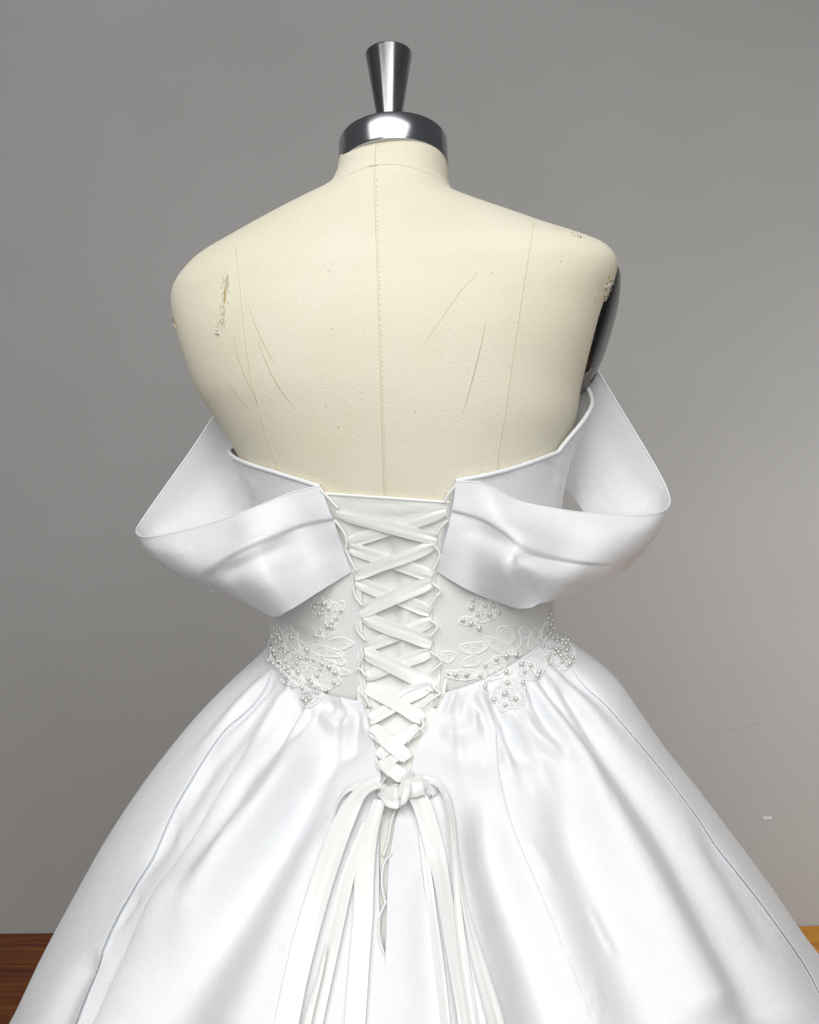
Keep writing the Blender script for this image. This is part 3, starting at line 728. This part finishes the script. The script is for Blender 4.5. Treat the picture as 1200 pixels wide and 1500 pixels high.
RS = [[(668, 705, dd(670, 708, .006)), (662, 750, dd(662, 750, .009)), (651, 795, dd(651, 795, .009)), (640, 837, dd(640, 836, .007))],
      [(708, 709, dd(708, 712, .010)), (703, 760, dd(703, 760, .018)), (694, 815, dd(694, 815, .018)), (686, 864, dd(686, 862, .010))],
      [(760, 731, dd(760, 731, .016)), (757, 780, .815), (748, 835, .808), (738, 884, dd(738, 882, .012))],
      [(818, 745, .858), (824, 785, .838), (816, 840, .826), (782, 890, .842)],
      [(875, 753, .866), (883, 785, .852), (870, 826, .846), (822, 872, .855)],
      [(930, 756, .876), (930, 782, .868), (910, 818, .866), (868, 853, .870)],
      [(966, 751, .888), (958, 775, .886), (940, 805, .886), (906, 840, .888)],
      [(981, 737, .904), (972, 762, .906), (954, 790, .908), (922, 827, .908)],
      [(974, 710, .922), (960, 740, .928), (935, 775, .930), (905, 810, .930)],
      [(950, 666, .935), (930, 705, .945), (905, 745, .948), (880, 785, .948)],
      [(915, 608, .950), (892, 650, .962), (872, 700, .965), (852, 745, .965)],
      [(874, 540, .965), (858, 590, .98), (846, 650, .985), (834, 720, .985)],
      [(845, 490, .985), (830, 550, 1.0), (820, 620, 1.0), (812, 700, 1.0)]]
rsk = [('step', [(664, 749), (700, 759), (733, 777), (767, 797), (800, 813), (850, 824), (905, 824)], (24, 34), -.0035, (.0, .2)),
       ('ridge', [(670, 765), (735, 795), (790, 820), (860, 832)], 15, -.005, (.2, .35)),
       ('ridge', [(700, 733), (760, 752), (830, 775), (905, 786)], 20, -.006, (.25, .35)),
       ('ridge', [(730, 805), (745, 842), (764, 884)], (11, 14), .0022, (.35, 0)), ('ridge', [(752, 808), (766, 842), (786, 880)], 14, -.005, (.3, 0)),
       ('ridge', [(770, 822), (835, 845), (920, 838)], 26, .005, (.3, .3))]
RG = sleeve(RS, rsk, 7)
dgrid('sleeve', RG, satin, thick=.0012)
for G in (LG, RG):
    own(tube('sleeve_hem', G[:, 0], .0010, satin, None, 6), dress)

# ------------------------------------------------------------------ lace appliques with pearls
TREES = [BS, BB]
PR = .0021
bm = bmesh.new(); bmesh.ops.create_icosphere(bm, subdivisions=2, radius=PR); pearl_me = bpy.data.meshes.new('pearl'); bm.to_mesh(pearl_me); bm.free()
pearl_me.materials.append(pearl_m); pearl_me.polygons.foreach_set('use_smooth', [True]*len(pearl_me.polygons))
def petal(cx, cy, rx, ry, ang, pk, mesh_pk, sq, teeth=0):
    """embroidered petal: cord outline, inner cords, mesh ground, sequins"""
    a = np.linspace(0, 2*math.pi, 64); 
    ca, sa = math.cos(ang), math.sin(ang)
    def at(u, v): return cx+u*rx*ca-v*ry*sa, cy+u*rx*sa+v*ry*ca
    rad = 1+.09*np.sin(a*3+cx)+.04*np.sin(a*5+cy)+.045*np.abs(np.sin(a*8))
    ring = [drop(*at(math.cos(k)*r, math.sin(k)*r), TREES, .0008)[0] for k, r in zip(a, rad)]
    pk.add(tube_pts(np.array(ring), .0008, 5), True)
    ring2 = [drop(*at(math.cos(k)*r*.7, math.sin(k)*r*.68), TREES, .0007)[0] for k, r in zip(a, rad)]
    pk.add(tube_pts(np.array(ring2), .0004, 5), True)
    g = np.array([[drop(*at(math.cos(k)*r*q, math.sin(k)*r*q), TREES, .0005)[0] for k, r in zip(a, rad)] for q in (.02, .5, 1.08)])
    mesh_pk.add(g)
    for k in np.arange(0, 2*math.pi, 2.3/max(rx, ry)):               # satin stitches between the outlines
        q = [drop(*at(math.cos(k+.06*j)*(.68+.2*j), math.sin(k+.06*j)*(.68+.2*j)), TREES, .0008)[0] for j in range(3)]
        pk.add(tube_pts(np.array(q), .00036, 4), True)
    for _ in range(int(rx*ry*.16)):                                  # loose net of threads inside
        u = random.uniform(-.6, .6); v = random.uniform(-.6, .6); k = random.uniform(0, 6.3); ln = random.uniform(2.5, 5)
        x0, y0 = at(u, v); q = []
        for j in range(4):
            q.append(drop(x0, y0, TREES, .0007)[0]); x0 += math.cos(k)*ln/3; y0 += math.sin(k)*ln/3; k += random.uniform(-.7, .7)
        pk.add(tube_pts(np.array(q), .0003, 4), True)
    for _ in range(int(10+rx*ry*.12)):
        u = random.uniform(-.8, .8); v = random.uniform(-.8, .8)
        if u*u+v*v > .75: continue
        sq.append(at(u, v))
def applique(petals, curves, pearls, lab):
    pk, mk, sq = Pack(), Pack(), []
    extra = [(x+random.uniform(-4, 4), y+random.uniform(-4, 4), random.uniform(5, 9), random.uniform(4, 6), random.uniform(0, 180)) for x, y in pearls[::2] if 418 < x < 795 or (y > 960 and 408 < x < 830)]
    for p in petals+extra: petal(p[0], p[1], p[2], p[3], R(p[4]), pk, mk, sq)
    for c in curves:
        pp = smooth_line(np.array(c, float), 10*len(c))
        pk.add(tube_pts(np.array([drop(x, y, TREES, .0009)[0] for x, y in pp]), .0006, 5), True)
        for (x, y) in pp[::3]: sq.append((x+random.gauss(0, 2), y+random.gauss(0, 2)))
    root = own(mk.build('lace_applique', tulle_m, None), dress)
    if lab: root['label'] = lab
    inv = root.matrix_parent_inverse
    e = pk.build('embroidery', lace_m, root); e.matrix_parent_inverse = Matrix.Identity(4)
    sp = Pack()
    for x, y in sq:
        p, n = drop(x, y, TREES, .0009); n = n+rng.normal(0, .25, 3); n /= np.linalg.norm(n)
        b1 = np.cross(n, [0, 0, 1.0]); b1 /= np.linalg.norm(b1)+1e-9; b2 = np.cross(n, b1); k = np.linspace(0, 2*math.pi, 7)[:-1]
        rr_ = random.uniform(.0005, .0010)
        sp.add(np.stack([p+n*.0004+0*k[:, None]*b1, p+rr_*(np.cos(k)[:, None]*b1+np.sin(k)[:, None]*b2)], 0), True)
    s = sp.build('sequins', sequin_m, root); s['kind'] = 'stuff'
    for x, y in pearls:
        o = bpy.data.objects.new('pearl', pearl_me); col.objects.link(o); o.parent = root
        p, n = drop(x, y, TREES, PR*.9+.0006); o.location = Vector(p)
        sc = random.uniform(.74, 1.15); o.scale = (sc, sc, sc)
    return root
def q8(x, y): return (370+x/6.3158, 850+y/6.3158)
def q9(x, y): return (630+x/5.4545, 850+y/5.4545)
pl = [q8(*p) for p in [(622, 205), (675, 208), (592, 245), (665, 265), (715, 255), (635, 303), (828, 272), (782, 345), (745, 385), (708, 418), (740, 425), (642, 468), (600, 508), (522, 640), (460, 715), (520, 712), (580, 730), (658, 768), (722, 795), (640, 818), (778, 848), (390, 800), (440, 845), (360, 892), (308, 942), (372, 978), (440, 932), (530, 905), (562, 935), (612, 875), (472, 992), (575, 985), (605, 1045), (692, 1015), (765, 942), (485, 1088), (548, 1103), (518, 1128), (250, 465), (275, 525), (242, 570), (296, 610), (196, 632), (192, 655), (222, 655), (228, 690), (295, 705), (322, 748), (168, 745), (205, 518), (225, 440), (240, 495), (258, 750)]]
pl += [(rng.uniform(404, 438), rng.uniform(918, 985)) for _ in range(15)]
applique([(*q8(640, 250), 13, 11, -10), (*q8(740, 300), 8, 16, 30), (*q8(800, 590), 20, 9, -8), (*q8(760, 720), 17, 7, 22), (*q8(560, 600), 20, 7, -38), (*q8(690, 660), 24, 7, 12),
          (*q8(500, 860), 22, 13, 28), (*q8(690, 900), 21, 16, -30), (*q8(380, 900), 14, 13, 60), (*q8(540, 1060), 15, 17, 20), (*q8(380, 600), 9, 13, -30), (*q8(250, 680), 10, 14, 30), (*q8(850, 850), 8, 4, 10), (*q8(370, 520), 8, 8, 0)],
         [[q8(800, 260), q8(770, 350), q8(690, 430), q8(600, 520), (q8(540, 620))], [q8(230, 400), q8(330, 560), q8(470, 700), q8(600, 740), q8(760, 830)], [q8(310, 780), q8(440, 770), q8(560, 800)], [q8(420, 540), q8(500, 600), q8(560, 680), q8(700, 700)], [q8(330, 470), q8(420, 560), q8(460, 640)]], pl, None)
prr = [q9(*p) for p in [(340, 155), (327, 213), (433, 197), (502, 200), (377, 270), (470, 268), (533, 257), (257, 313), (322, 340), (387, 378), (522, 628), (600, 605), (677, 597), (437, 680), (203, 752), (290, 752), (395, 760), (530, 727), (603, 742), (728, 682), (797, 692), (752, 737), (866, 738), (850, 770), (620, 825), (730, 830), (437, 862), (592, 912), (520, 948), (690, 950), (603, 1000), (895, 540), (945, 603), (905, 452), (952, 437), (1012, 475), (1042, 487), (1005, 503), (1047, 513), (1030, 560), (1083, 570), (1080, 628), (1125, 632), (1045, 652), (1085, 680), (1107, 673), (1110, 472), (918, 405), (966, 382), (945, 352), (962, 318), (925, 300), (958, 222), (948, 270)]]
prr += [(rng.uniform(797, 832), rng.uniform(925, 978)) for _ in range(12)]
applique([(*q9(420, 230), 21, 17, 10), (*q9(300, 325), 12, 6, 0), (*q9(350, 540), 20, 8, -6), (*q9(330, 650), 13, 7, -12), (*q9(560, 530), 24, 8, 26), (*q9(610, 430), 14, 10, 50), (*q9(145, 610), 10, 8, 0), (*q9(640, 910), 23, 22, 10),
          (*q9(790, 730), 18, 13, 20), (*q9(1050, 570), 17, 24, -25), (*q9(755, 420), 8, 9, 0), (*q9(840, 420), 7, 8, 0), (*q9(820, 510), 8, 9, 0), (*q9(930, 400), 8, 14, 20), (*q9(520, 700), 14, 10, 0), (*q9(250, 755), 24, 7, 0)],
         [[q9(720, 440), q9(720, 520), q9(640, 580), q9(520, 620), q9(430, 690), q9(400, 760)], [q9(120, 770), q9(260, 800), q9(400, 780)], [q9(480, 800), q9(600, 780), q9(740, 800)], [q9(400, 790), q9(470, 900), q9(560, 1020)], [q9(720, 660), q9(800, 600), q9(880, 580)], [q9(880, 560), q9(960, 640), q9(1080, 700)], [q9(390, 380), q9(430, 460), q9(560, 560), q9(700, 560)]], prr, None)

# ------------------------------------------------------------------ bow: knot and hanging ribbon ends
TAILS = [  # path, width, lift, twist
    ([(560, 1150), (528, 1149), (505, 1160), (493, 1180), (487, 1205), (480, 1262)], [14, 14, 14, 11, 8, 5], [.010, .012, .010, .007, .005, .004], [0, .1, .5, .8, 1.0, 1.1]),
    ([(566, 1147), (545, 1149), (524, 1166), (502, 1208), (482, 1262), (465, 1315), (447, 1378), (432, 1440), (418, 1510), (410, 1560)], [22, 26, 28, 30, 32, 33, 34, 34, 35, 35], [.014, .018, .016, .011, .009, .008, .007, .007, .007, .007], [0, .25, .3, .15, .05, 0, .05, .1, .1, .1]),
    ([(556, 1172), (541, 1225), (534, 1280), (532, 1340), (527, 1405), (520, 1500), (515, 1560)], [20, 26, 29, 29, 29, 30, 30], [.010, .008, .006, .006, .006, .006, .006], [.2, .2, .1, 0, 0, -.1, -.1]),
    ([(535, 1205), (508, 1290), (486, 1385), (462, 1490), (448, 1560)], [10, 22, 26, 28, 28], [.006, .005, .0045, .0045, .0045], [0, .2, .3, .2, .2]),
    ([(478, 1385), (468, 1430), (452, 1490), (440, 1560)], [4, 9, 13, 15], [.010, .010, .010, .010], [.3, .4, .3, .3]),
    ([(608, 1160), (622, 1190), (640, 1255), (652, 1315), (666, 1400), (680, 1480), (690, 1560)], [26, 28, 28, 27, 25, 24, 24], [.012, .010, .008, .007, .007, .007, .007], [-.1, -.2, -.2, -.15, -.1, -.1, -.1]),
    ([(618, 1142), (638, 1146), (652, 1164), (660, 1200), (667, 1275), (675, 1365), (690, 1470), (704, 1560)], [16, 14, 13, 11, 11, 12, 14, 14], [.012, .014, .011, .008, .007, .006, .006, .006], [0, -.4, -.8, -1.0, -.9, -.8, -.8, -.8]),
    ([(622, 1140), (646, 1150), (663, 1185), (672, 1260), (682, 1330), (702, 1410), (722, 1480), (742, 1560)], [10, 9, 8, 8, 10, 20, 26, 30], [.009, .010, .008, .005, .005, .005, .005, .005], [0, -.5, -.9, -.9, -.6, -.2, 0, 0]),
    ([(615, 1195), (630, 1310), (642, 1400), (652, 1490), (658, 1560)], [8, 14, 16, 16, 16], [.006, .004, .004, .004, .004], [0, .2, .2, .2, .2])]
for i, (pts, wd, lf, tw) in enumerate(TAILS):
    ribbon('ribbon_end', pts, wd, lf, n=110, k=11, crease=.00022, twist=tw, seed=60+i, curl=.0002, tree=True)
ribbon('knot_band', [(596, 1154), (580, 1157), (566, 1156), (556, 1152)], [30, 29, 26, 20], [.012, .019, .016, .009], n=50, k=13, crease=.0009, seed=91, curl=.004)
ribbon('knot_band', [(588, 1153), (604, 1149), (618, 1147), (628, 1152), (634, 1164)], [32, 33, 30, 22, 14], [.013, .020, .019, .014, .008], n=50, k=13, crease=.0009, seed=92, curl=.004)
ribbon('knot_band', [(598, 1130), (596, 1142), (593, 1156), (588, 1170), (582, 1180)], [13, 17, 18, 16, 12], [.006, .0215, .0245, .0205, .007], n=60, k=11, crease=.0006, seed=93, curl=.0022)
ribbon('knot_band', [(560, 1164), (568, 1174), (580, 1178), (592, 1172)], [9, 12, 12, 9], [.010, .013, .014, .012], n=40, k=11, crease=.0006, seed=94, curl=.0016)
